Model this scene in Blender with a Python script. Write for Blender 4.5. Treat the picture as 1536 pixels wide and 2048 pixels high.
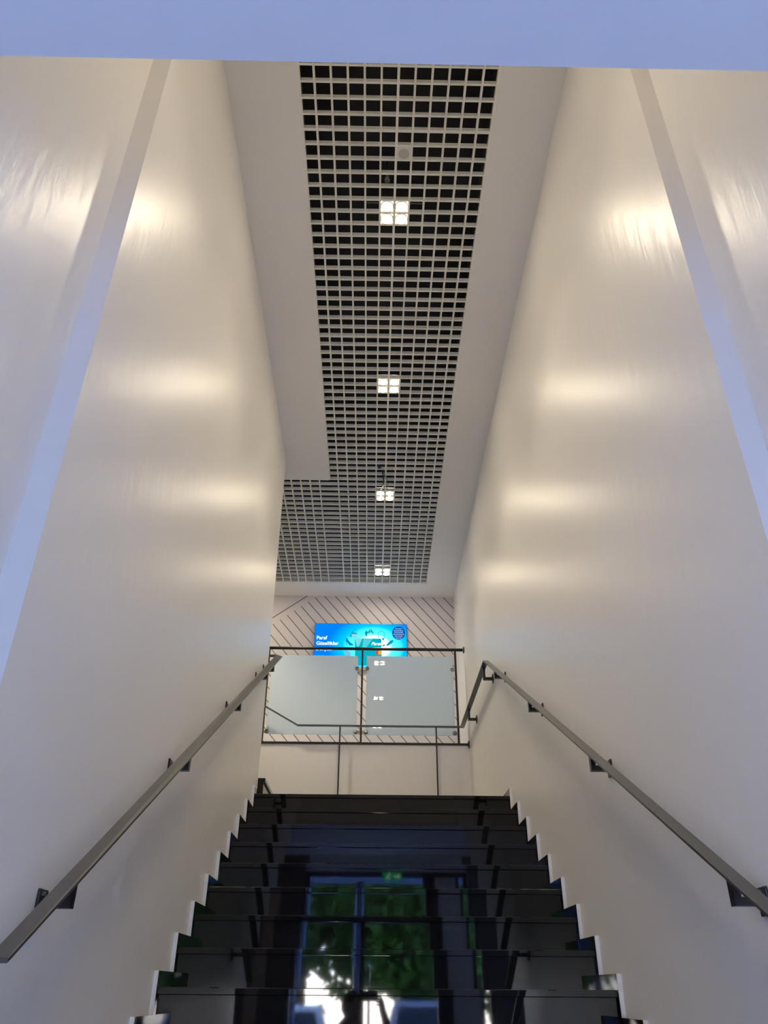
import bpy, bmesh, math, random
from mathutils import Vector, Matrix, Quaternion
random.seed(7)
for o in list(bpy.data.objects): bpy.data.objects.remove(o)
S = bpy.context.scene
COL = S.collection

# ------------------------------------------------------------------ camera
CAM_H = 1.641
FPX = 1553.8
PITCH, YAW, ROLL = 0.5524, -0.0131, 0.0068
cam = bpy.data.cameras.new('camera'); camo = bpy.data.objects.new('camera', cam); COL.objects.link(camo)
cam.sensor_fit = 'HORIZONTAL'; cam.sensor_width = 36.0; cam.lens = FPX * 36.0 / 1536.0
cam.clip_start = 0.02; cam.clip_end = 300
cp, sp = math.cos(PITCH), math.sin(PITCH)
M = Matrix(((1, 0, 0), (0, -sp, -cp), (0, cp, -sp)))
Rm = Matrix.Rotation(YAW, 3, 'Z') @ M @ Matrix.Rotation(ROLL, 3, 'Z')
camo.matrix_world = Matrix.Translation((0, 0, CAM_H)) @ Rm.to_4x4()
S.camera = camo

# ------------------------------------------------------------------ world, sun, exposure
W = bpy.data.worlds.new('sky'); S.world = W; W.use_nodes = True
wn = W.node_tree.nodes; wl_ = W.node_tree.links
bg = wn['Background']
sky = wn.new('ShaderNodeTexSky'); sky.sky_type = 'NISHITA'; sky.sun_disc = False
sky.sun_elevation = math.radians(38); sky.sun_rotation = math.radians(188); sky.air_density = 1.0; sky.dust_density = .2; sky.ozone_density = 2.5
wb = wn.new('ShaderNodeMix'); wb.data_type = 'RGBA'; wb.blend_type = 'MULTIPLY'; wb.inputs[0].default_value = 1
wb.inputs[7].default_value = (.89, .84, 1.14, 1)       # daylight as the warm-balanced photograph shows it
wl_.new(sky.outputs[0], wb.inputs[6]); wl_.new(wb.outputs[2], bg.inputs[0]); bg.inputs[1].default_value = 6.2
sl = bpy.data.lights.new('sun', 'SUN'); sl.energy = 8; sl.angle = 0.01; sl.color = (.76, .75, .90)
slo = bpy.data.objects.new('sun', sl); COL.objects.link(slo)
slo.rotation_euler = Vector((.08, .79, -.62)).to_track_quat('-Z', 'Y').to_euler()   # sun stands over the street and reaches the lobby floor
pl = bpy.data.lights.new('door_portal', 'AREA'); pl.shape = 'RECTANGLE'; pl.size = 2.5; pl.size_y = 3.2; pl.cycles.is_portal = True
plo = bpy.data.objects.new('door_portal', pl); COL.objects.link(plo); plo.location = (.25, -2.62, 1.6)
plo.rotation_euler = Vector((0, 1, 0)).to_track_quat('-Z', 'Z').to_euler()
S.view_settings.view_transform = 'Standard'; S.view_settings.look = 'None'
S.view_settings.gamma = 1.0; S.view_settings.use_curve_mapping = False
S.view_settings.exposure = 0.48
S.cycles.max_bounces = 16; S.cycles.diffuse_bounces = 10; S.cycles.transparent_max_bounces = 12
LAMP = 100.0          # emission strength of each lamp lens
SPOT = 55.0          # downward beam of each fixture
SCREEN = 3.4         # emission strength of the display

# ------------------------------------------------------------------ dimensions (metres, camera above origin)
WL, WR = -.948, 1.119        # stair walls
OL, OR = -1.03, 1.20         # walls beside the first steps
YPL, YPR = 1.93, 1.91        # where the walls step in
YEND = 6.70                  # end of the left wall
H = 6.384                    # ceiling
YLOB, HLOB = 1.003, 3.5      # edge and height of the lobby ceiling
RISE, GO = .165, .3025
YPAR, ZUP = 9.0, 4.05        # parapet face, upper floor
YBACK = 9.98
ZL = 18 * RISE               # landing
def ny(k): return 4.024 - 9 * GO + (k - 1) * GO      # nosing of step k (1..18)

# ------------------------------------------------------------------ materials
def mat(name, col=(.8, .8, .8), rough=.5, metal=0., spec=.5, coat=0., emit=None, es=0., bump=0., bscale=40., noise=0., nscale=3.):
    m = bpy.data.materials.new(name); m.use_nodes = True
    nt = m.node_tree; b = nt.nodes['Principled BSDF']
    b.inputs['Base Color'].default_value = (*col, 1); b.inputs['Roughness'].default_value = rough
    b.inputs['Metallic'].default_value = metal; b.inputs['Specular IOR Level'].default_value = spec
    b.inputs['Coat Weight'].default_value = coat; b.inputs['Coat Roughness'].default_value = .02
    if emit: b.inputs['Emission Color'].default_value = (*emit, 1); b.inputs['Emission Strength'].default_value = es
    tc = nt.nodes.new('ShaderNodeTexCoord')
    if bump:
        n = nt.nodes.new('ShaderNodeTexNoise'); n.inputs['Scale'].default_value = bscale; n.inputs['Detail'].default_value = 4
        bp = nt.nodes.new('ShaderNodeBump'); bp.inputs['Strength'].default_value = bump; bp.inputs['Distance'].default_value = .01
        nt.links.new(tc.outputs['Object'], n.inputs['Vector']); nt.links.new(n.outputs[0], bp.inputs['Height']); nt.links.new(bp.outputs[0], b.inputs['Normal'])
    if noise:
        n = nt.nodes.new('ShaderNodeTexNoise'); n.inputs['Scale'].default_value = nscale; n.inputs['Detail'].default_value = 3
        r = nt.nodes.new('ShaderNodeValToRGB')
        r.color_ramp.elements[0].color = (*[c * (1 - noise) for c in col], 1); r.color_ramp.elements[1].color = (*[min(1, c * (1 + noise)) for c in col], 1)
        r.color_ramp.elements[0].position = .3; r.color_ramp.elements[1].position = .7
        nt.links.new(tc.outputs['Object'], n.inputs['Vector']); nt.links.new(n.outputs[0], r.inputs[0]); nt.links.new(r.outputs[0], b.inputs['Base Color'])
    return m

def wall_paint():
    m = bpy.data.materials.new('satin_wall_paint'); m.use_nodes = True; nt = m.node_tree; b = nt.nodes['Principled BSDF']
    b.inputs['Base Color'].default_value = (.82, .80, .765, 1); b.inputs['Roughness'].default_value = .34; b.inputs['Specular IOR Level'].default_value = .25
    tc = nt.nodes.new('ShaderNodeTexCoord')
    mp = nt.nodes.new('ShaderNodeMapping'); mp.inputs['Scale'].default_value = (9, 9, 2.2)      # trowel and roller marks run upright
    n = nt.nodes.new('ShaderNodeTexNoise'); n.inputs['Scale'].default_value = 1.6; n.inputs['Detail'].default_value = 5
    n2 = nt.nodes.new('ShaderNodeTexNoise'); n2.inputs['Scale'].default_value = 1.1; n2.inputs['Detail'].default_value = 3
    ad = nt.nodes.new('ShaderNodeMath'); ad.operation = 'MULTIPLY_ADD'; ad.inputs[1].default_value = .45
    bp = nt.nodes.new('ShaderNodeBump'); bp.inputs['Strength'].default_value = .42; bp.inputs['Distance'].default_value = .02
    L = nt.links.new
    L(tc.outputs['Object'], mp.inputs[0]); L(mp.outputs[0], n.inputs['Vector']); L(tc.outputs['Object'], n2.inputs['Vector'])
    L(n.outputs[0], ad.inputs[0]); L(n2.outputs[0], ad.inputs[2]); L(ad.outputs[0], bp.inputs['Height']); L(bp.outputs[0], b.inputs['Normal'])
    return m

def wallpaper():
    m = bpy.data.materials.new('striped_wallpaper'); m.use_nodes = True; nt = m.node_tree; b = nt.nodes['Principled BSDF']; L = nt.links.new
    b.inputs['Roughness'].default_value = .6
    tc = nt.nodes.new('ShaderNodeTexCoord'); sx = nt.nodes.new('ShaderNodeSeparateXYZ'); L(tc.outputs['Object'], sx.inputs[0])
    def mth(op, a, bb=None, c=None):
        n = nt.nodes.new('ShaderNodeMath'); n.operation = op
        for i, v in enumerate((a, bb, c)):
            if v is None: continue
            if isinstance(v, (int, float)): n.inputs[i].default_value = v
            else: L(v, n.inputs[i])
        return n.outputs[0]
    X, Z = sx.outputs[0], sx.outputs[2]
    # falling lines: c = 1.167 X + Z, one every .178, through (-.82, 6.345)
    c = mth('ADD', mth('MULTIPLY', X, 1.167), mth('SUBTRACT', Z, 6.345 - .82 * 1.167))
    fr = mth('PINGPONG', mth('ADD', c, 178.0), .089)
    l1 = mth('LESS_THAN', fr, .0095)
    # rising line: e = Z - .734 X through (-1.007, 6.336)
    e = mth('SUBTRACT', mth('MULTIPLY', mth('ADD', X, 1.007), .734), mth('SUBTRACT', Z, 6.336))   # >0 right of the line
    l2 = mth('LESS_THAN', mth('ABSOLUTE', e), .009)
    right = mth('GREATER_THAN', e, .104)
    k = mth('MAXIMUM', mth('MULTIPLY', l1, right), l2)
    mx = nt.nodes.new('ShaderNodeMix'); mx.data_type = 'RGBA'
    mx.inputs[6].default_value = (.70, .66, .67, 1); mx.inputs[7].default_value = (.19, .165, .17, 1)
    L(k, mx.inputs[0]); L(mx.outputs[2], b.inputs['Base Color'])
    return m

def frosted():
    m = bpy.data.materials.new('frosted_glass'); m.use_nodes = True; nt = m.node_tree; b = nt.nodes['Principled BSDF']; L = nt.links.new
    b.inputs['Base Color'].default_value = (.80, .89, .94, 1); b.inputs['Roughness'].default_value = .35; b.inputs['Coat Weight'].default_value = 1; b.inputs['Coat Roughness'].default_value = .015
    t = nt.nodes.new('ShaderNodeBsdfTranslucent'); t.inputs[0].default_value = (.86, .95, 1.0, 1)
    mx = nt.nodes.new('ShaderNodeMixShader'); mx.inputs[0].default_value = .5
    L(b.outputs[0], mx.inputs[1]); L(t.outputs[0], mx.inputs[2]); L(mx.outputs[0], nt.nodes['Material Output'].inputs[0])
    return m

def clear_glass(name, tint=(.82, .9, .95), f=.10):
    m = bpy.data.materials.new(name); m.use_nodes = True; nt = m.node_tree; nt.nodes.remove(nt.nodes['Principled BSDF']); L = nt.links.new
    t = nt.nodes.new('ShaderNodeBsdfTransparent'); t.inputs[0].default_value = (*tint, 1)
    g = nt.nodes.new('ShaderNodeBsdfGlossy'); g.inputs['Roughness'].default_value = .01
    mx = nt.nodes.new('ShaderNodeMixShader'); mx.inputs[0].default_value = f
    L(t.outputs[0], mx.inputs[1]); L(g.outputs[0], mx.inputs[2]); L(mx.outputs[0], nt.nodes['Material Output'].inputs[0])
    return m

def emis(name, col, s):
    m = bpy.data.materials.new(name); m.use_nodes = True; nt = m.node_tree; nt.nodes.remove(nt.nodes['Principled BSDF'])
    e = nt.nodes.new('ShaderNodeEmission'); e.inputs[0].default_value = (*col, 1); e.inputs[1].default_value = s
    nt.links.new(e.outputs[0], nt.nodes['Material Output'].inputs[0]); return m

def screen_mat():
    m = bpy.data.materials.new('display_picture'); m.use_nodes = True; nt = m.node_tree; nt.nodes.remove(nt.nodes['Principled BSDF']); L = nt.links.new
    tc = nt.nodes.new('ShaderNodeTexCoord')
    mp = nt.nodes.new('ShaderNodeMapping'); mp.vector_type = 'POINT'
    mp.inputs['Location'].default_value = (-.80 / .62, 0, .34 / .46); mp.inputs['Scale'].default_value = (1 / .62, 0, 1 / .46)
    ln = nt.nodes.new('ShaderNodeVectorMath'); ln.operation = 'LENGTH'
    r = nt.nodes.new('ShaderNodeValToRGB'); e = r.color_ramp.elements
    e[0].position = .12; e[0].color = (.80, 1, 1, 1); e[1].position = 1.0; e[1].color = (.0, .05, .27, 1)
    for p, c in ((.42, (.03, .34, .56, 1)), (.68, (.0, .14, .40, 1))): q = e.new(p); q.color = c
    em = nt.nodes.new('ShaderNodeEmission'); em.inputs[1].default_value = SCREEN
    L(tc.outputs['Object'], mp.inputs[0]); L(mp.outputs[0], ln.inputs[0]); L(ln.outputs['Value'], r.inputs[0]); L(r.outputs[0], em.inputs[0]); L(em.outputs[0], nt.nodes['Material Output'].inputs[0])
    return m

PAINT = wall_paint()
GYPS = mat('matt_ceiling_paint', (.84, .82, .785), .7)
PAPER = wallpaper()
GRAN = mat('black_polished_granite', (.006, .006, .0075), .03, spec=.38, noise=.25, nscale=220)
WHITE = mat('white_edge_paint', (.85, .84, .80), .5)
GRID = mat('cream_metal_blade', (.84, .83, .76), .45)
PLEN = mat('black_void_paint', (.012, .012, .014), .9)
STEEL = mat('graphite_handrail_metal', (.062, .062, .061), .32, spec=.5)
BRKT = mat('black_bracket_metal', (.012, .013, .018), .35)
BLACK = mat('black_balustrade_metal', (.008, .008, .009), .4)
INOX = mat('brushed_stainless', (.42, .41, .39), .3, metal=1)
FROST = frosted()
LENS = emis('lamp_lens_light', (1.0, .855, .64), LAMP)
LAMPBODY = mat('white_lamp_housing', (.8, .79, .75), .4); HOUS = mat('dark_lamp_housing', (.05, .045, .04), .5)
PLAST = mat('white_plastic', (.72, .71, .67), .5)
PLASTG = mat('grey_speaker_mesh', (.5, .49, .45), .7, bump=.3, bscale=400)
CABLE = mat('black_cable', (.01, .01, .01), .5)
REDW = mat('red_wire', (.16, .03, .03), .5)
TILE = mat('grey_floor_tile', (.62, .62, .62), .3, noise=.08, nscale=5)
FRAME = mat('dark_aluminium', (.03, .032, .04), .4)
DGLASS = clear_glass('door_glass')
WOOD = mat('brown_wood', (.50, .31, .17), .45, noise=.2, nscale=6)
LOBC = mat('lobby_ceiling_paint', (.70, .67, .66), .7)
GREYP = mat('dark_grey_wall_panel', (.15, .15, .16), .5)
BROWN = mat('brown_wall_panel', (.13, .10, .08), .5)

# ------------------------------------------------------------------ mesh helpers
def link(name, me, m=None, parent=None):
    o = bpy.data.objects.new(name, me); COL.objects.link(o)
    if m and me is not None and not me.materials: me.materials.append(m)
    if parent: o.parent = parent
    return o
def mesh(name, v, f):
    me = bpy.data.meshes.new(name); me.from_pydata([tuple(p) for p in v], [], f); me.update(); return me
def box_me(name, x0, x1, y0, y1, z0, z1):
    v = [(x0, y0, z0), (x1, y0, z0), (x1, y1, z0), (x0, y1, z0), (x0, y0, z1), (x1, y0, z1), (x1, y1, z1), (x0, y1, z1)]
    return mesh(name, v, [(0, 3, 2, 1), (4, 5, 6, 7), (0, 1, 5, 4), (1, 2, 6, 5), (2, 3, 7, 6), (3, 0, 4, 7)])
def box(name, x0, x1, y0, y1, z0, z1, m, parent=None): return link(name, box_me(name, x0, x1, y0, y1, z0, z1), m, parent)
def prism_me(name, pts, a, b, axis='z'):
    """polygon pts extruded from a to b along axis (pts in the two other axes, in xyz order)"""
    def P(p, t): return {'z': (p[0], p[1], t), 'x': (t, p[0], p[1]), 'y': (p[0], t, p[1])}[axis]
    n = len(pts); v = [P(p, a) for p in pts] + [P(p, b) for p in pts]
    f = [tuple(range(n - 1, -1, -1)), tuple(range(n, 2 * n))] + [(i, (i + 1) % n, n + (i + 1) % n, n + i) for i in range(n)]
    me = mesh(name, v, f); bm = bmesh.new(); bm.from_mesh(me); bmesh.ops.recalc_face_normals(bm, faces=bm.faces); bm.to_mesh(me); bm.free(); return me
def prism(name, pts, a, b, m, axis='z', parent=None): return link(name, prism_me(name, pts, a, b, axis), m, parent)
def cyl_me(name, r0, r1, h, n=24, axis='z', at=(0, 0, 0)):
    pts0 = [(r0 * math.cos(2 * math.pi * i / n), r0 * math.sin(2 * math.pi * i / n)) for i in range(n)]
    pts1 = [(r1 * math.cos(2 * math.pi * i / n), r1 * math.sin(2 * math.pi * i / n)) for i in range(n)]
    def P(p, t):
        q = {'z': (p[0], p[1], t), 'x': (t, p[0], p[1]), 'y': (p[0], t, p[1])}[axis]; return (q[0] + at[0], q[1] + at[1], q[2] + at[2])
    v = [P(p, 0) for p in pts0] + [P(p, h) for p in pts1]
    f = [tuple(range(n - 1, -1, -1)), tuple(range(n, 2 * n))] + [(i, (i + 1) % n, n + (i + 1) % n, n + i) for i in range(n)]
    me = mesh(name, v, f); bm = bmesh.new(); bm.from_mesh(me); bmesh.ops.recalc_face_normals(bm, faces=bm.faces); bm.to_mesh(me); bm.free(); return me
def tube_me(name, pts, r, n=8):
    pts = [Vector(p) for p in pts]; v = []; f = []
    for i, p in enumerate(pts):
        t = (pts[min(i + 1, len(pts) - 1)] - pts[max(i - 1, 0)]).normalized()
        a = t.orthogonal().normalized() if i == 0 else (a - t * a.dot(t)).normalized()
        b = t.cross(a)
        for k in range(n): an = 2 * math.pi * k / n; v.append(p + r * (math.cos(an) * a + math.sin(an) * b))
    for i in range(len(pts) - 1):
        for k in range(n): f.append((i * n + k, i * n + (k + 1) % n, (i + 1) * n + (k + 1) % n, (i + 1) * n + k))
    f.append(tuple(range(n - 1, -1, -1))); f.append(tuple(range((len(pts) - 1) * n, len(pts) * n)))
    return mesh(name, v, f)
def sweep_me(name, pts, w, t):
    """flat bar of width w (level) and thickness t (upwards from the path) along a mitred path"""
    pts = [Vector(p) for p in pts]; v = []; f = []; n = len(pts)
    def side(d): return Vector((d.y, -d.x, 0)).normalized()
    for i, p in enumerate(pts):
        d0 = (pts[i] - pts[i - 1]) if i else pts[1] - pts[0]; d1 = (pts[i + 1] - pts[i]) if i < n - 1 else d0
        s0, s1 = side(d0), side(d1); s = (s0 + s1).normalized(); s = s / max(.3, s.dot(s0))
        up = Vector((0, 0, t))
        v += [p - s * w / 2, p + s * w / 2, p + s * w / 2 + up, p - s * w / 2 + up]
    for i in range(n - 1):
        a, b = 4 * i, 4 * i + 4
        for k in range(4): f.append((a + k, a + (k + 1) % 4, b + (k + 1) % 4, b + k))
    f += [(3, 2, 1, 0), (4 * n - 4, 4 * n - 3, 4 * n - 2, 4 * n - 1)]
    me = mesh(name, v, f); bm = bmesh.new(); bm.from_mesh(me); bmesh.ops.recalc_face_normals(bm, faces=bm.faces)
    bm.to_mesh(me); bm.free(); return me
def bev(o, w=.003, seg=2):
    b = o.modifiers.new('bevel', 'BEVEL'); b.width = w; b.segments = seg; b.limit_method = 'ANGLE'; return o
def empty(name, loc=(0, 0, 0)):
    o = bpy.data.objects.new(name, None); COL.objects.link(o); o.location = loc; o.empty_display_size = .1; return o
def tag(o, label, cat=None, group=None, kind=None):
    o['label'] = label
    if cat: o['category'] = cat
    if group: o['group'] = group
    if kind: o['kind'] = kind
    return o
def struct(o, label): o['label'] = label; o['kind'] = 'structure'; o['category'] = o.name.split('_')[0].split('.')[0]; return o
def smooth(me):
    for p in me.polygons: p.use_smooth = True
    return me

# ------------------------------------------------------------------ the building
struct(prism('wall_left', [(-1.4, YLOB), (OL, YLOB), (OL, YPL), (WL, YPL), (WL, YEND), (-4, YEND), (-4, YEND - .15), (-1.4, YEND - .15)], 0, H + .4, PAINT), 'tall satin cream wall on the left of the staircase')
struct(prism('wall_right', [(1.5, YLOB), (OR, YLOB), (OR, YPR), (WR, YPR), (WR, YBACK + .15), (1.5, YBACK + .15)], 0, H + .4, PAINT), 'tall satin cream wall on the right of the staircase')
struct(box('wall_back', -4.0, WR, YBACK, YBACK + .15, ZUP, H + .4, PAPER), 'pale wallpapered wall with thin diagonal lines behind the glass balustrade')
struct(box('wall_parapet', -4.0, WR, YPAR, YPAR + .12, 0, ZUP - .002, PAINT), 'low cream wall behind the landing below the glass balustrade')
struct(box('wall_hall_end', -4.15, -4.0, YEND - .15, YBACK + .15, 0, H + .4, PAINT), 'cream wall at the far left end of the upper hall')
struct(box('floor_upper', -4.0, WR, YPAR + .12, YBACK, ZUP - .2, ZUP - .003, TILE), 'upper floor slab behind the glass balustrade')
struct(box('wall_over_lobby', -1.4, 1.5, YLOB - .15, YLOB, HLOB + .12, H + .4, PAINT), 'cream wall rising above the lobby ceiling edge')
# lobby behind the viewer
struct(box('ceiling_lobby', -3, 3, -2.5, YLOB, HLOB, HLOB + .12, LOBC), 'flat lobby ceiling crossing the top of the picture')
struct(box('floor_lobby', -3, 3, -2.6, 6.0, -.15, 0, TILE), 'grey tiled lobby floor at the foot of the stairs')
struct(box('wall_lobby_left', -3, -1.4, YLOB, YLOB + .12, 0, HLOB + .1, PAINT), 'cream lobby wall left of the stair opening')
struct(box('wall_lobby_right', 1.5, 3, YLOB, YLOB + .12, 0, HLOB + .1, PAINT), 'cream lobby wall right of the stair opening')
struct(box('wall_lobby_side_left', -3.12, -3, -2.6, YLOB + .12, 0, HLOB + .12, PAINT), 'cream lobby side wall on the left')
struct(box('wall_lobby_side_right', 3, 3.12, -2.6, YLOB + .12, 0, HLOB + .12, PAINT), 'cream lobby side wall on the right')
GX0, GX1, GZ = -.98, 1.47, 3.19
fw = empty('wall_entrance'); struct(fw, 'entrance wall around the glass doors')
box('wall_pier', -3, GX0, -2.62, -2.5, 0, HLOB, BROWN, fw); box('wall_pier', GX1, 3, -2.62, -2.5, 0, HLOB, GREYP, fw)
box('door_lintel', GX0, GX1, -2.62, -2.5, GZ, HLOB, PAINT, fw)
bev(box('timber_jamb', -1.42, -1.28, -2.5, -2.36, 0, 2.85, WOOD, fw))

# glazed entrance
dr = empty('door_1', (0, 0, 0)); struct(dr, 'dark framed glass entrance doors behind the viewer')
def fr(x0, x1, z0, z1): bev(box('frame_bar', x0, x1, -2.60, -2.52, z0, z1, FRAME, dr), .004, 1)
fr(GX0, GX0 + .06, 0, GZ); fr(GX1 - .06, GX1, 0, GZ); fr(GX0, GX1, GZ - .07, GZ); fr(.80, .98, 0, GZ); box('side_panel', .98, 1.30, -2.60, -2.53, 0, GZ, PAINT, dr); fr(1.30, 1.34, 0, GZ); fr(-.12, -.06, 0, 2.45); fr(GX0, .80, 2.42, 2.49)
for x0, x1, z0, z1 in ((GX0 + .06, -.12, .02, 2.42), (-.06, .80, .02, 2.42), (GX0 + .06, .80, 2.49, GZ - .07), (1.34, GX1 - .06, .02, GZ - .07)):
    box('pane', x0, x1, -2.563, -2.555, z0, z1, DGLASS, dr)
for x in (-.18, -.0):
    link('pull_handle', tube_me('pull_handle', [(x, -2.52, .9), (x, -2.46, .9), (x, -2.46, 1.9), (x, -2.52, 1.9)], .014, 10), INOX, dr)

# exit sign over the doors
ex = empty('exit_sign', (.33, -2.3, 3.10)); tag(ex, 'small green lit exit sign hanging above the entrance doors', 'sign')
EXG = emis('exit_sign_green', (.0, .55, .18), 2.2); EXW = emis('exit_sign_white', (.7, 1, .85), 3.0)
box('sign_box', -.145, .145, -.02, .02, -.055, .055, EXG, ex)
man = [(-.10, -.05), (-.085, -.05), (-.07, -.015), (-.05, -.03), (-.05, -.055), (-.035, -.055), (-.035, -.02), (-.055, .005), (-.045, .03), (-.02, .015), (-.01, .025), (-.045, .048), (-.07, .04), (-.10, .01), (-.09, .0), (-.075, .02), (-.08, .0), (-.10, -.03)]
prism('pictogram', [(a, b * .72 - .006) for a, b in man], .021, .023, EXW, 'y', ex)
prism('pictogram', [(.02, .012), (.075, .012), (.075, .04), (.125, 0), (.075, -.04), (.075, -.012), (.02, -.012)], .021, .023, EXW, 'y', ex)
link('pictogram', cyl_me('pictogram', .012, .012, .002, 16, 'y', (-.045, .021, .046)), EXW, ex)
for x in (-.1, .1): link('suspension_rod', cyl_me('suspension_rod', .004, .004, HLOB - 3.10 - .055, 8, 'z', (x, 0, .055)), INOX, ex)

# ------------------------------------------------------------------ ceiling: plaster margins + open cell louvre
cl = empty('ceiling', (0, 0, H)); struct(cl, 'white plaster ceiling margins around a cream open-cell metal louvre')
PX, PY = .1035, .1039
CX, CY = .106, 3.616
XL, XR = CX - 6 * PX, CX + 6 * PX
JN, J1 = 33, 57
YN, YE = CY + JN * PY, CY + J1 * PY
J0 = -25
XHALL = CX - 27 * PX
T = .40     # the void above the louvre
def gy(x0, x1, y0, y1): box('plaster_panel', x0, x1, y0, y1, 0, .09, GYPS, cl)
gy(-1.4, XL, YLOB, YN); gy(XR, WR + .08, YLOB, YBACK); gy(-4, XR, YE + .02, YBACK); gy(-4, XHALL, YN, YE + .02)
gy(-4, -1.4, YEND - .15, YN)
# perimeter trims
def trim(x0, x1, y0, y1): box('edge_trim', x0, x1, y0, y1, .004, .05, GRID, cl)
trim(XL, XL + .018, YLOB, YN + .006); trim(XR - .018, XR, YLOB, YE + .02); trim(XHALL, XR, YE, YE + .02); trim(XHALL, XL, YN - .003, YN + .012)
BH, BT = .034, .0125
lme = box_me('long_blade', -BT / 2, BT / 2, 0, 1, .006, .006 + BH); cme = box_me('cross_blade', 0, 1, -BT / 2, BT / 2, .006, .006 + BH)
lme.materials.append(GRID); cme.materials.append(GRID)
rme = mesh('main_runner', *(lambda a, b: (a, b))(*(lambda m1: ([tuple(v.co) for v in m1.vertices], [tuple(p.vertices) for p in m1.polygons]))(box_me('tmp', -.0078, .0078, 0, 1, .004, .006 + BH)))); rme.materials.append(GRID)
for i in range(-26, 13):
    x = CX + (i - 6) * PX
    y0 = YLOB if i > 0 else YN
    if i in (0, 12): continue
    if i <= 0 and i < -26: continue
    o = link('main_runner' if i == 6 else 'long_blade', rme if i == 6 else lme, None, cl); o.location = (x, y0, 0); o.scale = (1, YE - y0, 1)
for j in range(J0, J1):
    y = CY + j * PY
    if j == JN: x0 = XL
    else: x0 = XL if j < JN else XHALL
    o = link('cross_blade', cme, None, cl); o.location = (x0, y, 0); o.scale = (XR - x0, 1, 1)
    if j in (-6, 12, 30, 42): o.scale = (XR - x0, 1.5, 1)
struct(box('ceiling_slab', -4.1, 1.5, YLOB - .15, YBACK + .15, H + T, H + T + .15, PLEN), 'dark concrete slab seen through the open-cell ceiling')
# the void is painted black on its sides too
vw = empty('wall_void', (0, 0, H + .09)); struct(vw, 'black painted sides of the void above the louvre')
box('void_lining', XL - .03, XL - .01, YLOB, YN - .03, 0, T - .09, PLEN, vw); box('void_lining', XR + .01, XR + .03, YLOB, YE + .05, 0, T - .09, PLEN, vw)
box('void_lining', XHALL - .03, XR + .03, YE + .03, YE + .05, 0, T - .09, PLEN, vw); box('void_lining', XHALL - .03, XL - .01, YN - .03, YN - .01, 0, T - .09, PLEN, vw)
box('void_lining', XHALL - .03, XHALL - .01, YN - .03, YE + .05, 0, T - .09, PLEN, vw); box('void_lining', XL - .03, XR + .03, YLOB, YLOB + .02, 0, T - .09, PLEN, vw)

# downlights: a square of four lamps each, filling two by two cells
ords = ['largest square four-lamp downlight, just past the sprinkler and ceiling speaker', 'second square four-lamp downlight along the ceiling louvre, below the largest in the picture',
        'third square four-lamp downlight with a loose cable hanging at it', 'smallest square four-lamp downlight, nearest the striped back wall', 'square four-lamp downlight over the first steps, hidden above the lobby ceiling edge',
        'added square four-lamp downlight over the second flight, hidden behind the left wall to brighten the parapet', 'added square four-lamp downlight in the upper hall, hidden behind the left wall to fill the frosted glass']
lens_me = cyl_me('lamp_lens', .039, .039, .004, 32); lens_me.materials.append(LENS)
ring_v = []; 
def ring_me(name, r0, r1, z0, z1, n=32):
    v = []; f = []
    for r, z in ((r0, z0), (r1, z0), (r1, z1), (r0, z1)): v += [(r * math.cos(2 * math.pi * i / n), r * math.sin(2 * math.pi * i / n), z) for i in range(n)]
    for a, b in ((0, 1), (1, 2), (2, 3), (3, 0)):
        for i in range(n): f.append((a * n + i, a * n + (i + 1) % n, b * n + (i + 1) % n, b * n + i))
    return mesh(name, v, f)
rim_me = ring_me('lamp_rim', .0395, .045, .0, .02); rim_me.materials.append(LAMPBODY)
for n, (i_, j) in enumerate(((0, 0), (0, 18), (0, 36), (0, 54), (0, -18), (-18, 44), (-18, 54))):  # last two are unseen additions that brighten the parapet and frosted glass
    d = empty('downlight', (CX + i_ * PX, CY + j * PY, H)); tag(d, ords[n], 'downlight', 'square four-lamp downlights in the ceiling louvre')
    box('housing', -.1, .1, -.1, .1, .05, .12, HOUS, d)
    for sx in (-1, 1):
        for sy in (-1, 1):
            o = link('lamp_lens', lens_me, None, d); o.location = (sx * PX / 2, sy * PY / 2, .004)
            q = link('lamp_rim', rim_me, None, d); q.location = (sx * PX / 2, sy * PY / 2, .004)
    sd_ = bpy.data.lights.new('lamp_beam', 'SPOT'); sd_.energy = SPOT if i_ == 0 else (3.2 if j == 44 else .8) * SPOT; sd_.spot_size = math.radians(104); sd_.spot_blend = .75; sd_.shadow_soft_size = .06; sd_.color = (1.0, .855, .64)
    so_ = bpy.data.objects.new('lamp_beam', sd_); COL.objects.link(so_); so_.parent = d; so_.location = (0, 0, -.004)   # the downward beam of the four lamps
    for sx in (-1, 1):
        for sy in (-1, 1):
            b = box('spring_arm', -.05, .05, -.003, .003, .0, .004, INOX, d); b.location = (sx * .165, sy * .045, .053)

# ceiling speaker and sprinkler
sp_ = empty('ceiling_speaker', (CX + PX / 2, CY - 4.5 * PY, H)); tag(sp_, 'small square white ceiling speaker with a round mesh set in one cell', 'speaker')
bev(box('speaker_plate', -.047, .047, -.047, .047, .0, .03, PLAST, sp_)); link('speaker_mesh', cyl_me('speaker_mesh', .036, .036, .004, 32, 'z', (0, 0, -.003)), PLASTG, sp_)
sk = empty('sprinkler_head', (CX - PX / 2 - .004, CY - 2.72 * PY, H)); tag(sk, 'small chrome fire sprinkler poking through the louvre beside the speaker', 'sprinkler')
link('pipe', cyl_me('pipe', .009, .009, .35, 12, 'z', (0, 0, .02)), PLEN, sk); link('body', cyl_me('body', .012, .012, .02, 12, 'z', (0, 0, .0)), INOX, sk)
for s in (-1, 1): link('yoke_arm', tube_me('yoke_arm', [(s * .008, 0, .0), (s * .015, 0, -.012), (s * .003, 0, -.028)], .003, 6), INOX, sk)
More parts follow.
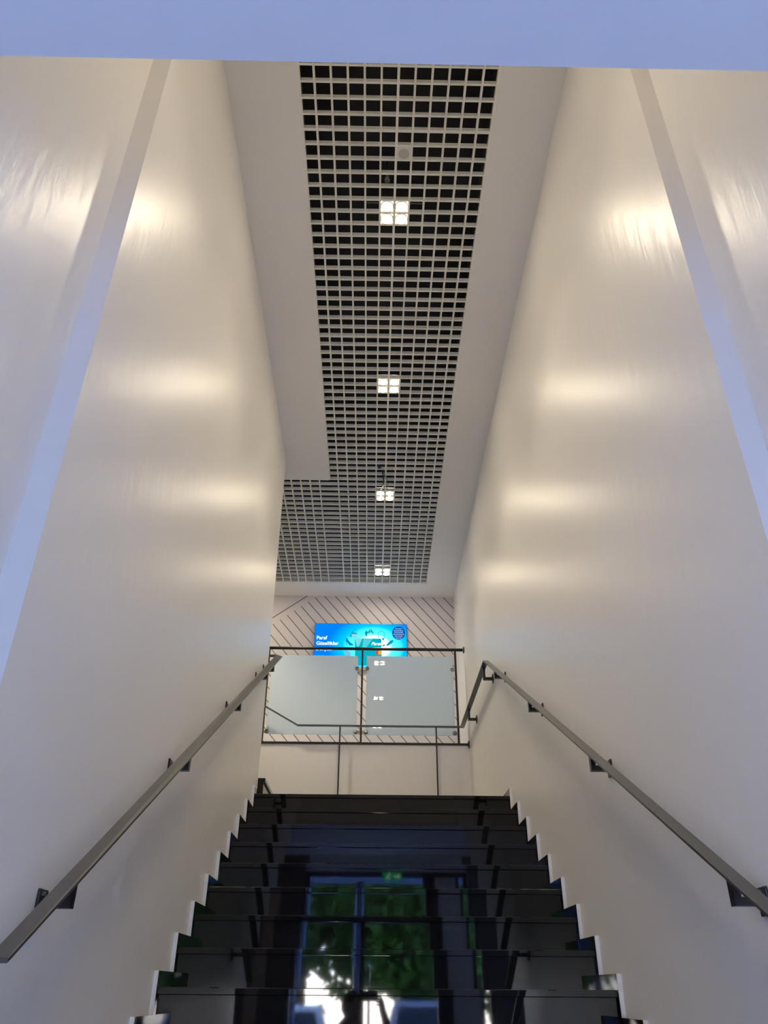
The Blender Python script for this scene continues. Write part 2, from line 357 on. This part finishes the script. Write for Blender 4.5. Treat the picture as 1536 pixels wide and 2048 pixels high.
link('deflector', cyl_me('deflector', .018, .018, .003, 16, 'z', (0, 0, -.032)), INOX, sk)

# loose cable by the third lamp
cb = empty('loose_cable', (CX, CY + 36 * PY, H)); tag(cb, 'loose black cable hanging from the louvre down to the third downlight', 'cable')
def cpath(pts): return [Vector(p) for p in pts]
def bez(p, n=14):
    out = []
    for i in range(n + 1):
        t = i / n; q = [Vector(a) for a in p]
        while len(q) > 1: q = [q[k].lerp(q[k + 1], t) for k in range(len(q) - 1)]
        out.append(q[0])
    return out
link('cable', smooth(tube_me('cable', bez([(-.075, -.55, .10), (-.03, -.52, -.05), (.01, -.33, -.045), (-.03, -.18, -.02), (-.045, -.10, .03)]), .0055)), CABLE, cb)
link('cable', smooth(tube_me('cable', bez([(-.065, -.56, .10), (-.02, -.50, -.05), (.0, -.33, -.05), (-.045, -.2, -.015), (-.055, -.06, .02)]), .0045)), CABLE, cb)
link('wire', smooth(tube_me('wire', bez([(-.06, -.54, .09), (.0, -.48, -.03), (.02, -.33, -.03), (.04, -.18, -.015), (.06, -.05, .02)]), .0025)), CABLE, cb)
link('wire', smooth(tube_me('wire', bez([(-.05, .05, .02), (-.10, .06, -.004), (-.19, .085, .01)]), .004)), REDW, cb)
link('connector', smooth(cyl_me('connector', .012, .016, .07, 12, 'y', (-.07, -.60, .02))), CABLE, cb)

# ------------------------------------------------------------------ staircase
FL, FR_ = WL + .017, WR - .017
st = empty('staircase', (0, ny(1), 0)); tag(st, 'wide flight of polished black granite stairs between the cream walls', 'staircase')
def local(o, p): o.parent = p; o.location = -p.location; return o
for k in range(1, 19):
    y, z = ny(k), k * RISE
    xl, xr = (FL, FR_) if y > YPL - .05 else (OL + .001, OR - .001)
    yb = ny(k + 1) + .03 if k < 18 else YPAR
    c = .003
    prof = [(y, z - .029 + c), (y + c, z - .029), (yb, z - .029), (yb, z), (y + c, z), (y, z - c)]
    local(prism('tread', prof, xl, xr, GRAN, 'x'), st)
    local(box('riser', xl, xr, y + .014, y + .034, z - RISE + .0, z - .029, GRAN), st)
    if k == 18: continue
for side in (-1, 1):
    xw, xf = (WL, FL) if side < 0 else (WR, FR_)
    x0, x1 = min(xw, xf), max(xw, xf)
    for k in range(4, 19):
        y, z = ny(k) - .015, k * RISE
        y1 = ny(k + 1) - .015 if k < 18 else (YEND if side < 0 else YPAR)
        if k == 4: y = 1.94
        s = local(box('skirting', x0, x1, y, y1 + .0005, z - RISE - .03, z + .062, GRAN), st)
        e = box('painted_edge', x0 - (0 if side < 0 else .0015), x1 + (.0015 if side < 0 else 0), y - .006, y, z - RISE + .062, z + .0625, WHITE); e.parent = s
# landing continues left towards the second flight
struct(box('floor_landing', -3.99, FL - .001, YEND + .001, YPAR - .001, ZL - .029, ZL, GRAN), 'black granite landing floor running left behind the wall')
# second flight, turning left
s2 = empty('staircase', (-.905, 7.9, ZL)); tag(s2, 'short black granite flight turning left from the landing behind the left wall', 'staircase')
for k in range(1, 8):
    x = -.893 - (k - 1) * .29; z = ZL + k * .157 + .03
    tr = box('tread', x - .32, x, YEND + .045, YPAR - .001, z - .029, z, GRAN); tr.parent = s2; tr.location = -s2.location
    ri = box('riser', x - .035, x - .012, YEND + .045, YPAR - .001, z - .157 - .03, z - .029, GRAN); ri.parent = s2; ri.location = -s2.location
    sd = box('step_side', x - .30, x - .014, YEND + .05, YEND + .07, ZL, z - .029, GRAN); sd.parent = s2; sd.location = -s2.location

# ------------------------------------------------------------------ handrails
RW, RT = .050, .012
def rail_thing(label, pts, brackets, sgn, wallx):
    """sgn: -1 wall on the left"""
    h = empty('handrail', pts[0]); tag(h, label, 'handrail')
    r = link('rail', sweep_me('rail', pts, RW, RT), STEEL); local(r, h); bev(r, .002, 2)
    for (y, zr, zb) in brackets:
        br = empty('bracket', (0, 0, 0)); br.parent = h; br.location = Vector((wallx, y, zb)) - h.location
        d = -sgn                                       # direction away from the wall
        w = abs(pts[1][0] - wallx)
        def bx(name, a0, a1, y0, y1, z0, z1):
            o = box(name, min(a0 * d, a1 * d), max(a0 * d, a1 * d), y0, y1, z0, z1, BRKT, br); return o
        # shaped L plate
        L_ = [(.004, -.010), (w + .012, -.010), (w + .012, zr - zb), (w - .009, zr - zb), (w - .009, .013), (.004, .013)]
        pr = prism('bracket_arm', [(a * d, b) for a, b in L_], -.016, .016, BRKT, 'y', br)
        bev(bx('wall_plate', 0, .009, -.032, .032, -.034, .040), .003, 2)
        link('bolt', cyl_me('bolt', .006, .006, .005, 10, 'x', (.009 * d if d > 0 else -.014, 0, .027)), INOX, br)
    return h
XRL, XRR = WL + .083, WR - .082
def zl(y): return 1.706 + .5457 * (y - 2.13)
def zr(y): return 1.802 + .5275 * (y - 2.203)
ZH = 4.235
yR = 2.203 + (ZH - 1.802) / .5275
rail_thing('dark metal handrail climbing the left wall and wrapping round its far corner', [(XRL, 2.10, zl(2.10)), (XRL, 6.80, zl(6.80)), (-1.10, 6.82, zl(6.80) + .01)],
           [(y, zl(y), zl(y) - .062) for y in (2.50, 3.735, 4.96, 6.05, 6.42)], -1, WL)
YBR = 8.93
hr = rail_thing('dark metal handrail climbing the right wall and crossing the landing parapet', [(XRR, 1.30, zr(1.30)), (XRR, yR, ZH), (XRR, YBR, ZH), (-.86, YBR, ZH), (-1.9, YBR, ZH + 1.04 * .556)],
           [(2.43, zr(2.43), zr(2.43) - .062), (3.71, zr(3.71), zr(3.71) - .066), (5.01, zr(5.01), zr(5.01) - .066), (6.30, zr(6.30), zr(6.30) - .062), (6.96, ZH, ZH - .115), (8.23, ZH, ZH - .115)], 1, WR)
for x in (-.372, .735):
    o = bev(box('post', x - .008, x + .008, YBR - .008, YBR + .008, ZL, ZH, BLACK)); local(o, hr)
    o = box('foot_plate', x - .03, x + .03, YBR - .03, YBR + .03, ZL, ZL + .006, BLACK); local(o, hr)

# ------------------------------------------------------------------ glass balustrade
YB = 9.05
bl = empty('balustrade', (-.14, YB, ZUP)); tag(bl, 'black metal balustrade with two frosted glass panels above the landing', 'balustrade')
def bb(name, x0, x1, y0, y1, z0, z1, m, bevel=.002):
    o = box(name, x0, x1, y0, y1, z0, z1, m); local(o, bl); return bev(o, bevel, 1) if bevel else o
bb('base_channel', -1.32, WR, YPAR - .012, YPAR + .11, ZUP - .002, ZUP + .022, BLACK)
bb('wall_stop', WR - .012, WR, YPAR - .012, YPAR + .11, ZUP - .03, ZUP + .05, BLACK)
o = link('top_rail', smooth(tube_me('top_rail', [(-1.30, YB, 5.232), (.2, YB, 5.232), (WR - .02, YB, 5.232)], .019, 14)), BLACK); local(o, bl)
o = link('wall_flange', cyl_me('wall_flange', .038, .038, .014, 20, 'x', (WR - .014, YB, 5.232)), BLACK); local(o, bl)
o = link('end_cap', cyl_me('end_cap', .024, .024, .012, 16, 'x', (-1.31, YB, 5.232)), BLACK); local(o, bl)
for x in (-1.277, -.133, 1.005):
    bb('post', x - .011, x + .011, YB - .02, YB + .02, ZUP + .02, 5.22, BLACK)
for x0, x1 in ((-1.235, -.187), (-.08, .968)):
    p = box('glass_panel', x0, x1, YB - .006, YB + .006, 4.172, 5.137, FROST); local(p, bl); p['label'] = 'frosted glass panel'
    for xe, d in ((x0, 1), (x1, -1)):
        for z in (4.20, 4.975):
            if (x0 < -1 and d == 1 and z > 4.5): pass
            c = cyl_me('clamp', .022, .022, .03, 18, 'y', (0, 0, 0)); o = link('glass_clamp', smooth(c), INOX); o.parent = bl
            o.location = Vector((xe + d * .008, YB - .015, z)) - bl.location
            a = box('clamp_arm', min(0, -d * .05), max(0, -d * .05), .006, .024, -.02, .02, INOX, o)

# ------------------------------------------------------------------ display on the back wall
SX0, SX1, SZ0, SZ1 = -.803, .450, 5.31, 5.942
SW, SH = SX1 - SX0, SZ1 - SZ0
YS = YBACK - .055
ds = empty('advertising_display', (SX0, YS, SZ1)); tag(ds, 'bright blue lit advertising display on the striped back wall', 'display')
box('display_case', -.004, SW + .004, .003, .053, -SH - .004, .004, BLACK, ds)
scr = box('screen', 0, SW, 0, .003, -SH, 0, screen_mat(), ds)
CACHE = {}
def em(c, s=None):
    s = s or (1.15 if min(c) > .9 else .62)
    if (c, s) not in CACHE: CACHE[(c, s)] = emis('display_ink', c, s)
    return CACHE[(c, s)]
# picture coordinates: zoomed pixels (x from 192, y from 118), 1170 px wide
def U(x, y): return ((x - 192) / 1172.0 * SW, -(y - 118) / 552.0 * SH)
def flat(name, pts, c, lay=1, s=None):
    o = prism(name, [U(*p) for p in pts], -.0004 * lay - .0003, -.0004 * lay, em(c, s), 'y', scr); return o
def disc(name, x, y, r, c, lay=1, r2=None):
    return flat(name, [(x + r * math.cos(a * math.pi / 14), y + (r2 or r) * math.sin(a * math.pi / 14)) for a in range(28)], c, lay)
def stroke(name, pts, w, c, lay=1):
    pts = [Vector(p) for p in pts]; l = []; r = []
    for i, p in enumerate(pts):
        t = (pts[min(i + 1, len(pts) - 1)] - pts[max(i - 1, 0)]).normalized(); n = Vector((-t.y, t.x)) * w / 2
        l.append(p + n); r.append(p - n)
    q = l + r[::-1]; n = len(pts)
    v = []; 
    for p in q: a = U(p.x, p.y); v.append((a[0], -.0004 * lay - .0003, a[1]))
    f = [(i, i + 1, 2 * n - 2 - i, 2 * n - 1 - i) for i in range(n - 1)]
    return link(name, mesh(name, v, f), em(c), scr)
TEALD, TEAL, CY_, NAVY, WHT = (.0, .30, .46), (.0, .52, .66), (.10, .76, .86), (.0, .10, .50), (1., 1., 1.)
flat('card', [(705, 300), (1030, 303), (1043, 320), (1052, 640), (715, 640)], TEAL, 1)
flat('card_band', [(815, 302), (935, 302), (850, 420), (800, 420)], CY_, 2)
flat('card_band', [(705, 300), (800, 302), (760, 400), (735, 410)], (.25, .85, .92), 2)
flat('card_edge', [(1000, 303), (1030, 303), (1043, 320), (1052, 640), (1035, 640), (1030, 330)], TEALD, 2)
flat('handbag', [(628, 282), (668, 215), (735, 240), (742, 290), (690, 292)], (.02, .42, .58), 2)
flat('handbag', [(660, 250), (735, 250), (742, 290), (665, 288)], (.35, .82, .88), 3)
stroke('bag_handle', [(685, 222), (695, 195), (708, 185), (720, 196), (724, 232)], 5, TEALD, 3)
flat('gamepad', [(828, 225), (850, 205), (880, 208), (888, 190), (912, 186), (925, 205), (947, 240), (935, 245), (915, 222), (885, 232), (862, 240), (855, 282), (842, 272)], (.0, .36, .52), 2)
disc('gamepad_stick', 868, 216, 9, (.30, .8, .9), 3); disc('gamepad_stick', 902, 205, 9, (.30, .8, .9), 3)
stroke('headphone_band', [(1012, 300), (998, 262), (1008, 224), (1040, 206), (1072, 220), (1086, 258), (1078, 300)], 8, (.02, .50, .64), 2)
flat('headphone_cup', [(1050, 300), (1070, 290), (1078, 322), (1058, 328)], (.0, .34, .5), 3)
flat('shoe', [(585, 300), (600, 300), (640, 352), (690, 385), (688, 392), (640, 392), (612, 360), (600, 345), (612, 392), (604, 392)], (.0, .25, .48), 2)
flat('brush', [(1105, 392), (1112, 372), (1160, 325), (1190, 318), (1198, 332), (1180, 358), (1125, 395)], (.0, .36, .60), 2)
flat('lipstick', [(1050, 400), (1066, 378), (1092, 376), (1090, 392), (1062, 404)], (.0, .30, .48), 2)
flat('cosmetic', [(575, 470), (600, 455), (640, 470), (660, 500), (640, 540), (590, 540)], (.25, .62, .88), 2)
stroke('leaf_stem', [(1098, 500), (1112, 470), (1104, 450)], 5, TEALD, 2); stroke('leaf_stem', [(1322, 520), (1330, 490), (1352, 462)], 12, TEAL, 2)
disc('badge', 1262, 230, 84, NAVY, 2)
for yy, hw in ((176, 42), (200, 62), (222, 56), (246, 72), (270, 50), (294, 34)):       # rows of tiny print, too small to read
    x = 1262 - hw
    while x < 1262 + hw:
        w = random.choice((8, 11, 14)); flat('badge_print', [(x, yy - 6), (x + w, yy - 6), (x + w, yy + 6), (x, yy + 6)], (.45, .66, .95), 3); x += w + 5
disc('emblem_circle', 998, 480, 25, (.92, .05, .03), 3); disc('emblem_circle', 1026, 480, 25, (1., .55, .02), 4); 
def text(name, body, x, y, size, c, lay=3, shear=0):
    cu = bpy.data.curves.new(name, 'FONT'); cu.body = body; cu.size = size; cu.shear = shear; cu.offset = .0007
    t = bpy.data.objects.new(name, cu); COL.objects.link(t)
    me = bpy.data.meshes.new_from_object(t.evaluated_get(bpy.context.evaluated_depsgraph_get())); bpy.data.objects.remove(t)
    o = link(name, me, em(c), scr); a = U(x, y); o.location = (a[0], -.0004 * lay - .0003, a[1]); o.rotation_euler = (math.pi / 2, 0, 0); return o
text('lettering', 'Paraf', 216, 320, .071, WHT); text('lettering', 'Güzellikler', 216, 389, .069, WHT); text('lettering', 'Dünyası', 214, 458, .069, WHT)
text('lettering', 'Paraf', 912, 388, .066, WHT, 4, .35)

# ------------------------------------------------------------------ the street outside the doors
PAVE = mat('pale_paving', (.42, .41, .39), .8, noise=.1, nscale=2); ASPH = mat('asphalt', (.09, .09, .095), .85, noise=.15, nscale=8)
struct(box('floor_pavement', -14, 14, -7.2, -2.62, -.15, -.02, PAVE), 'pale paving outside the entrance doors')
struct(box('floor_street', -30, 30, -45, -7.2, -.2, -.10, ASPH), 'grey street beyond the paving')
struct(box('ceiling_arcade', -6, 6, -4.3, -2.62, 3.22, 3.6, mat('arcade_soffit', (.20, .33, .60), .6)), 'flat soffit of the arcade outside the doors')
struct(box('wall_facade', -14, 14, -2.75, -2.63, 3.6, 9.0, mat('facade_render', (.5, .48, .45), .8)), 'facade above the arcade')
for x in (-1.03, -.17):
    c = empty('arcade_column', (x, -4.1, -.02)); tag(c, 'slim round blue-grey column outside the doors, ' + ('left one' if x < -.5 else 'right one'), 'column')
    cm = mat('column_paint', (.10, .16, .30), .4)
    link('shaft', smooth(cyl_me('shaft', .06, .06, 3.24, 24)), cm, c); link('base', cyl_me('base', .1, .1, .04, 24), cm, c)
BARK = mat('tree_bark', (.10, .07, .05), .9, bump=.6, bscale=20)
def leaf_mat(c):
    m = mat('leaf_green', c, .5, noise=.35, nscale=1.2); nt = m.node_tree; b = nt.nodes['Principled BSDF']
    t = nt.nodes.new('ShaderNodeBsdfTranslucent'); t.inputs[0].default_value = (c[0] * 1.5, c[1] * 1.6, c[2], 1); mx = nt.nodes.new('ShaderNodeMixShader'); mx.inputs[0].default_value = .5
    nt.links.new(b.outputs[0], mx.inputs[1]); nt.links.new(t.outputs[0], mx.inputs[2]); nt.links.new(mx.outputs[0], nt.nodes['Material Output'].inputs[0]); return m
LEAFM = leaf_mat((.10, .25, .035))
tl = ['street tree at the far left, cut off by the door wall', 'dense green street tree behind the white car', 'dense green street tree behind the grey car', 'street tree at the far right beyond the side pane']
for n, (x, y, r, zc) in enumerate(((-5.2, -16.0, 2.5, 3.75), (-1.75, -15.2, 2.4, 3.6), (1.55, -15.0, 2.4, 3.55), (4.9, -15.8, 2.5, 3.75))):
    t = empty('street_tree', (x, y, -.1)); tag(t, tl[n], 'tree', 'street trees outside the doors')
    link('trunk', smooth(tube_me('trunk', [(0, 0, 0), (.05, .03, 1.0), (-.04, .0, 2.0), (.03, 0, 3.2)], .15, 12)), BARK, t)
    for a in range(4):
        an = a * 1.6 + n; link('branch', smooth(tube_me('branch', [(0, 0, 1.9), (.5 * math.cos(an), .5 * math.sin(an), 2.9), (1.2 * math.cos(an), 1.2 * math.sin(an), 3.9)], .06, 8)), BARK, t)
    rnd = random.Random(n + 3); v = []; f = []
    blobs = [(rnd.uniform(-.62, .62) * r, rnd.uniform(-.62, .62) * r, zc + rnd.uniform(-.55, .7) * r, rnd.uniform(.35, .55) * r) for _ in range(26)]
    for _ in range(9000):
        bx_, by_, bz_, br_ = rnd.choice(blobs); d = Vector((rnd.gauss(0, 1), rnd.gauss(0, 1), rnd.gauss(0, 1))).normalized() * br_ * rnd.uniform(.55, 1.02) ** .6
        p = Vector((bx_, by_, bz_)) + d; q = Quaternion((rnd.gauss(0, 1), rnd.gauss(0, 1), rnd.gauss(0, 1), rnd.gauss(0, 1))).normalized()
        l, w = rnd.uniform(.13, .21), rnd.uniform(.07, .11); i = len(v)
        v += [p + q @ Vector(c) for c in ((-l, 0, 0), (0, -w, .02), (l, 0, 0), (0, w, .02))]; f.append((i, i + 1, i + 2, i + 3))
    o = link('foliage', mesh('foliage', v, f), LEAFM, t); o['kind'] = 'stuff'

def car(name, label, x, y, paint, hgt):
    c = empty(name, (x, y, -.10)); tag(c, label, 'car')
    cp_ = mat('car_paint', paint, .25, coat=1); gl = mat('car_window', (.02, .025, .03), .05); rub = mat('tyre_rubber', (.015, .015, .015), .8); red = mat('tail_light_red', (.55, .02, .02), .2)
    Ln = 4.2; h = hgt
    body = [(0, .30), (0, .78), (.06, .95), (.25, 1.0), (2.9, .98), (3.9, .84), (4.15, .62), (4.2, .30)]
    b = prism('car_body', [(-p[0], p[1]) for p in body], -.86, .86, cp_, 'x', c); bev(b, .06, 3)
    g = [(.12, .98), (.45, h), (1.7, h + .02), (2.2, h - .06), (3.0, .97)]
    # greenhouse narrows to the roof
    n = len(g); v = []
    for sgn in (-1, 1):
        for p in g: k = (p[1] - .98) / (h - .98); v.append((sgn * (.83 - .17 * k), -p[0], p[1]))
    f = [tuple(range(n)), tuple(range(2 * n - 1, n - 1, -1))] + [(i, n + i, n + (i + 1) % n, (i + 1) % n) for i in range(n)]
    gb = link('cabin', mesh('cabin', v, f), cp_, c); bev(gb, .04, 2)
    rw = mesh('rear_window', [(-.68, -.145, 1.05), (.68, -.145, 1.05), (.58, -.40, h - .09), (-.58, -.40, h - .09)], [(0, 1, 2, 3)])
    for vv in rw.vertices: vv.co.y += .035
    link('rear_window', rw, gl, c)
    for s in (-1, 1):
        sw = mesh('side_window', [(s * .838, -.5, 1.04), (s * .838, -2.7, 1.04), (s * .705, -2.1, h - .12), (s * .70, -.6, h - .1)], [(0, 1, 2, 3)]); link('side_window', sw, gl, c)
        bev(box('tail_light', s * .70 - .12, s * .70 + .12, -.03, .012, .68, .88, red, c), .02, 2)
        for yy in (-.8, -3.4): link('wheel', cyl_me('wheel', .31, .31, .2, 24, 'x', (s * .78 - .1, yy, .31)), rub, c)
    box('number_plate', -.26, .26, -.01, .008, .52, .63, PLAST, c); bev(box('rear_bumper', -.84, .84, -.06, .05, .34, .5, cp_, c), .03, 2)
car('parked_car', 'white parked car seen from behind through the doors', -1.55, -8.3, (.75, .76, .78), 1.50)
car('parked_car', 'silver-grey parked car seen from behind through the doors', 1.15, -8.6, (.35, .38, .44), 1.58)

# ------------------------------------------------------------------ the photographer, reflected in the granite
def skin_mesh(name, verts, edges, root=0, sub=2):
    me = bpy.data.meshes.new(name); me.from_pydata([v[:3] for v in verts], edges, []); ob = bpy.data.objects.new(name, me); COL.objects.link(ob)
    sk_ = ob.modifiers.new('skin', 'SKIN'); sk_.use_smooth_shade = True
    for i, v in enumerate(verts):
        me.skin_vertices[0].data[i].radius = (v[3], v[4] if len(v) > 4 else v[3])
        me.skin_vertices[0].data[i].use_root = (i == root)
    ss = ob.modifiers.new('sub', 'SUBSURF'); ss.levels = sub; ss.render_levels = sub
    dg = bpy.context.evaluated_depsgraph_get(); m2 = bpy.data.meshes.new_from_object(ob.evaluated_get(dg)); bpy.data.objects.remove(ob); return smooth(m2)
PXP, PYP = -.15, -.42
pe = empty('person', (PXP, PYP, 0)); tag(pe, 'person in dark clothes holding up a phone, reflected in the granite risers', 'person')
V = [(0, 0, .88, .150, .105),                                        # 0 pelvis
     (0, .0, 1.06, .135, .095), (0, -.01, 1.24, .150, .100), (0, -.01, 1.33, .100, .075), (0, .0, 1.40, .050, .050),   # 1-4 spine, neck
     (0, .02, 1.47, .072, .085), (0, .02, 1.555, .074, .090),                                                      # 5,6 head
     (-.17, -.01, 1.30, .055), (-.27, .06, 1.13, .045), (-.10, .27, 1.36, .036), (.012, .335, 1.48, .030),         # 7-10 left arm
     (.17, -.01, 1.30, .055), (.29, .08, 1.15, .045), (.31, .27, 1.40, .036), (.272, .335, 1.50, .030),             # 11-14 right arm
     (-.09, .0, .80, .088), (-.10, .01, .47, .060), (-.10, -.02, .10, .040), (-.11, .09, .035, .036, .03),           # 15-18 left leg
     (.09, .0, .80, .088), (.11, .01, .47, .060), (.12, -.02, .10, .040), (.13, .09, .035, .036, .03)]               # 19-22 right leg
Ed = [(0, 1), (1, 2), (2, 3), (3, 4), (4, 5), (5, 6), (2, 7), (7, 8), (8, 9), (9, 10), (2, 11), (11, 12), (12, 13), (13, 14), (0, 15), (15, 16), (16, 17), (17, 18), (0, 19), (19, 20), (20, 21), (21, 22)]
# hands: palm and five fingers closing on the sides of the phone
def hand(wi, s, top):
    w = Vector(V[wi][:3]); base = len(V)
    pc = w + Vector((s * .005, .03, .055)); V.append((*pc, .028, .016)); Ed.append((wi, base))
    for q in range(4):
        k = pc + Vector((s * .010 - s * .0, .022 - .004 * q, .028 - .021 * q + .01)); m_ = k + Vector((s * .022, .022, .008)); e_ = m_ + Vector((s * .020, -.004, .006 - .003 * q))
        i = len(V); V.extend([(*k, .0095), (*m_, .0085), (*e_, .0075)]); Ed.extend([(base, i), (i, i + 1), (i + 1, i + 2)])
    i = len(V); k = pc + Vector((s * .015, -.022, .012)); m_ = k + Vector((s * .024, -.006, .02)); V.extend([(*k, .011), (*m_, .0095)]); Ed.extend([(base, i), (i, i + 1)])
hand(10, 1, 0); hand(14, -1, 0)
body = skin_mesh('body', V, Ed)
SKIN = mat('skin_tone', (.45, .27, .19), .5); SHIRT = mat('dark_shirt', (.02, .02, .024), .8); TROU = mat('dark_trousers', (.025, .028, .04), .8); SHOE = mat('black_shoe', (.01, .01, .01), .4); HAIR = mat('dark_hair', (.015, .01, .008), .5)
for m_ in (SKIN, SHIRT, TROU, SHOE): body.materials.append(m_)
for p in body.polygons:
    c = p.center
    arm_end = c.y > .29 and c.z > 1.4
    p.material_index = 0 if (c.z > 1.385 and abs(c.x) < .13 and c.y < .2) or arm_end else (3 if c.z < .085 else (2 if c.z < .93 else 1))
link('body', body, None, pe)
def blob(name, at, sc, m, parent, cut=None, n=2):
    bm = bmesh.new(); bmesh.ops.create_icosphere(bm, subdivisions=n + 1, radius=1)
    for v in bm.verts: v.co = Vector((v.co.x * sc[0] + at[0], v.co.y * sc[1] + at[1], v.co.z * sc[2] + at[2]))
    if cut: bmesh.ops.delete(bm, geom=[v for v in bm.verts if cut(v.co)], context='VERTS')
    me = bpy.data.meshes.new(name); bm.to_mesh(me); bm.free(); smooth(me); return link(name, me, m, parent)
blob('hair', (0, .005, 1.525), (.100, .112, .120), HAIR, pe, lambda c: c.y > .075 and c.z < 1.575, 3)
EYE = mat('eye_dark', (.02, .015, .01), .2); LIP = mat('lip', (.35, .13, .11), .4)
for s in (-1, 1): blob('eye', (s * .032, .108, 1.52), (.011, .006, .006), EYE, pe); blob('ear', (s * .088, .02, 1.505), (.012, .02, .03), SKIN, pe)
blob('nose', (0, .122, 1.488), (.014, .018, .024), SKIN, pe); blob('mouth', (0, .112, 1.450), (.024, .008, .007), LIP, pe)
ph = empty('phone', (.0, -.03, 1.60)); tag(ph, 'black phone held up in both hands by the person', 'phone')
bev(box('phone_body', -.079, .079, -.004, .004, -.038, .038, BRKT, ph), .004, 2)
box('phone_screen', -.075, .075, -.0052, -.0038, -.034, .034, emis('phone_screen_glow', (.5, .55, .6), .3), ph)
link('camera_ring', ring_me('camera_ring', .009, .013, 0, .002), INOX, ph)
ph.children[-1].rotation_euler = (-math.pi / 2, 0, 0); ph.children[-1].location = (-.055, .004, .018)
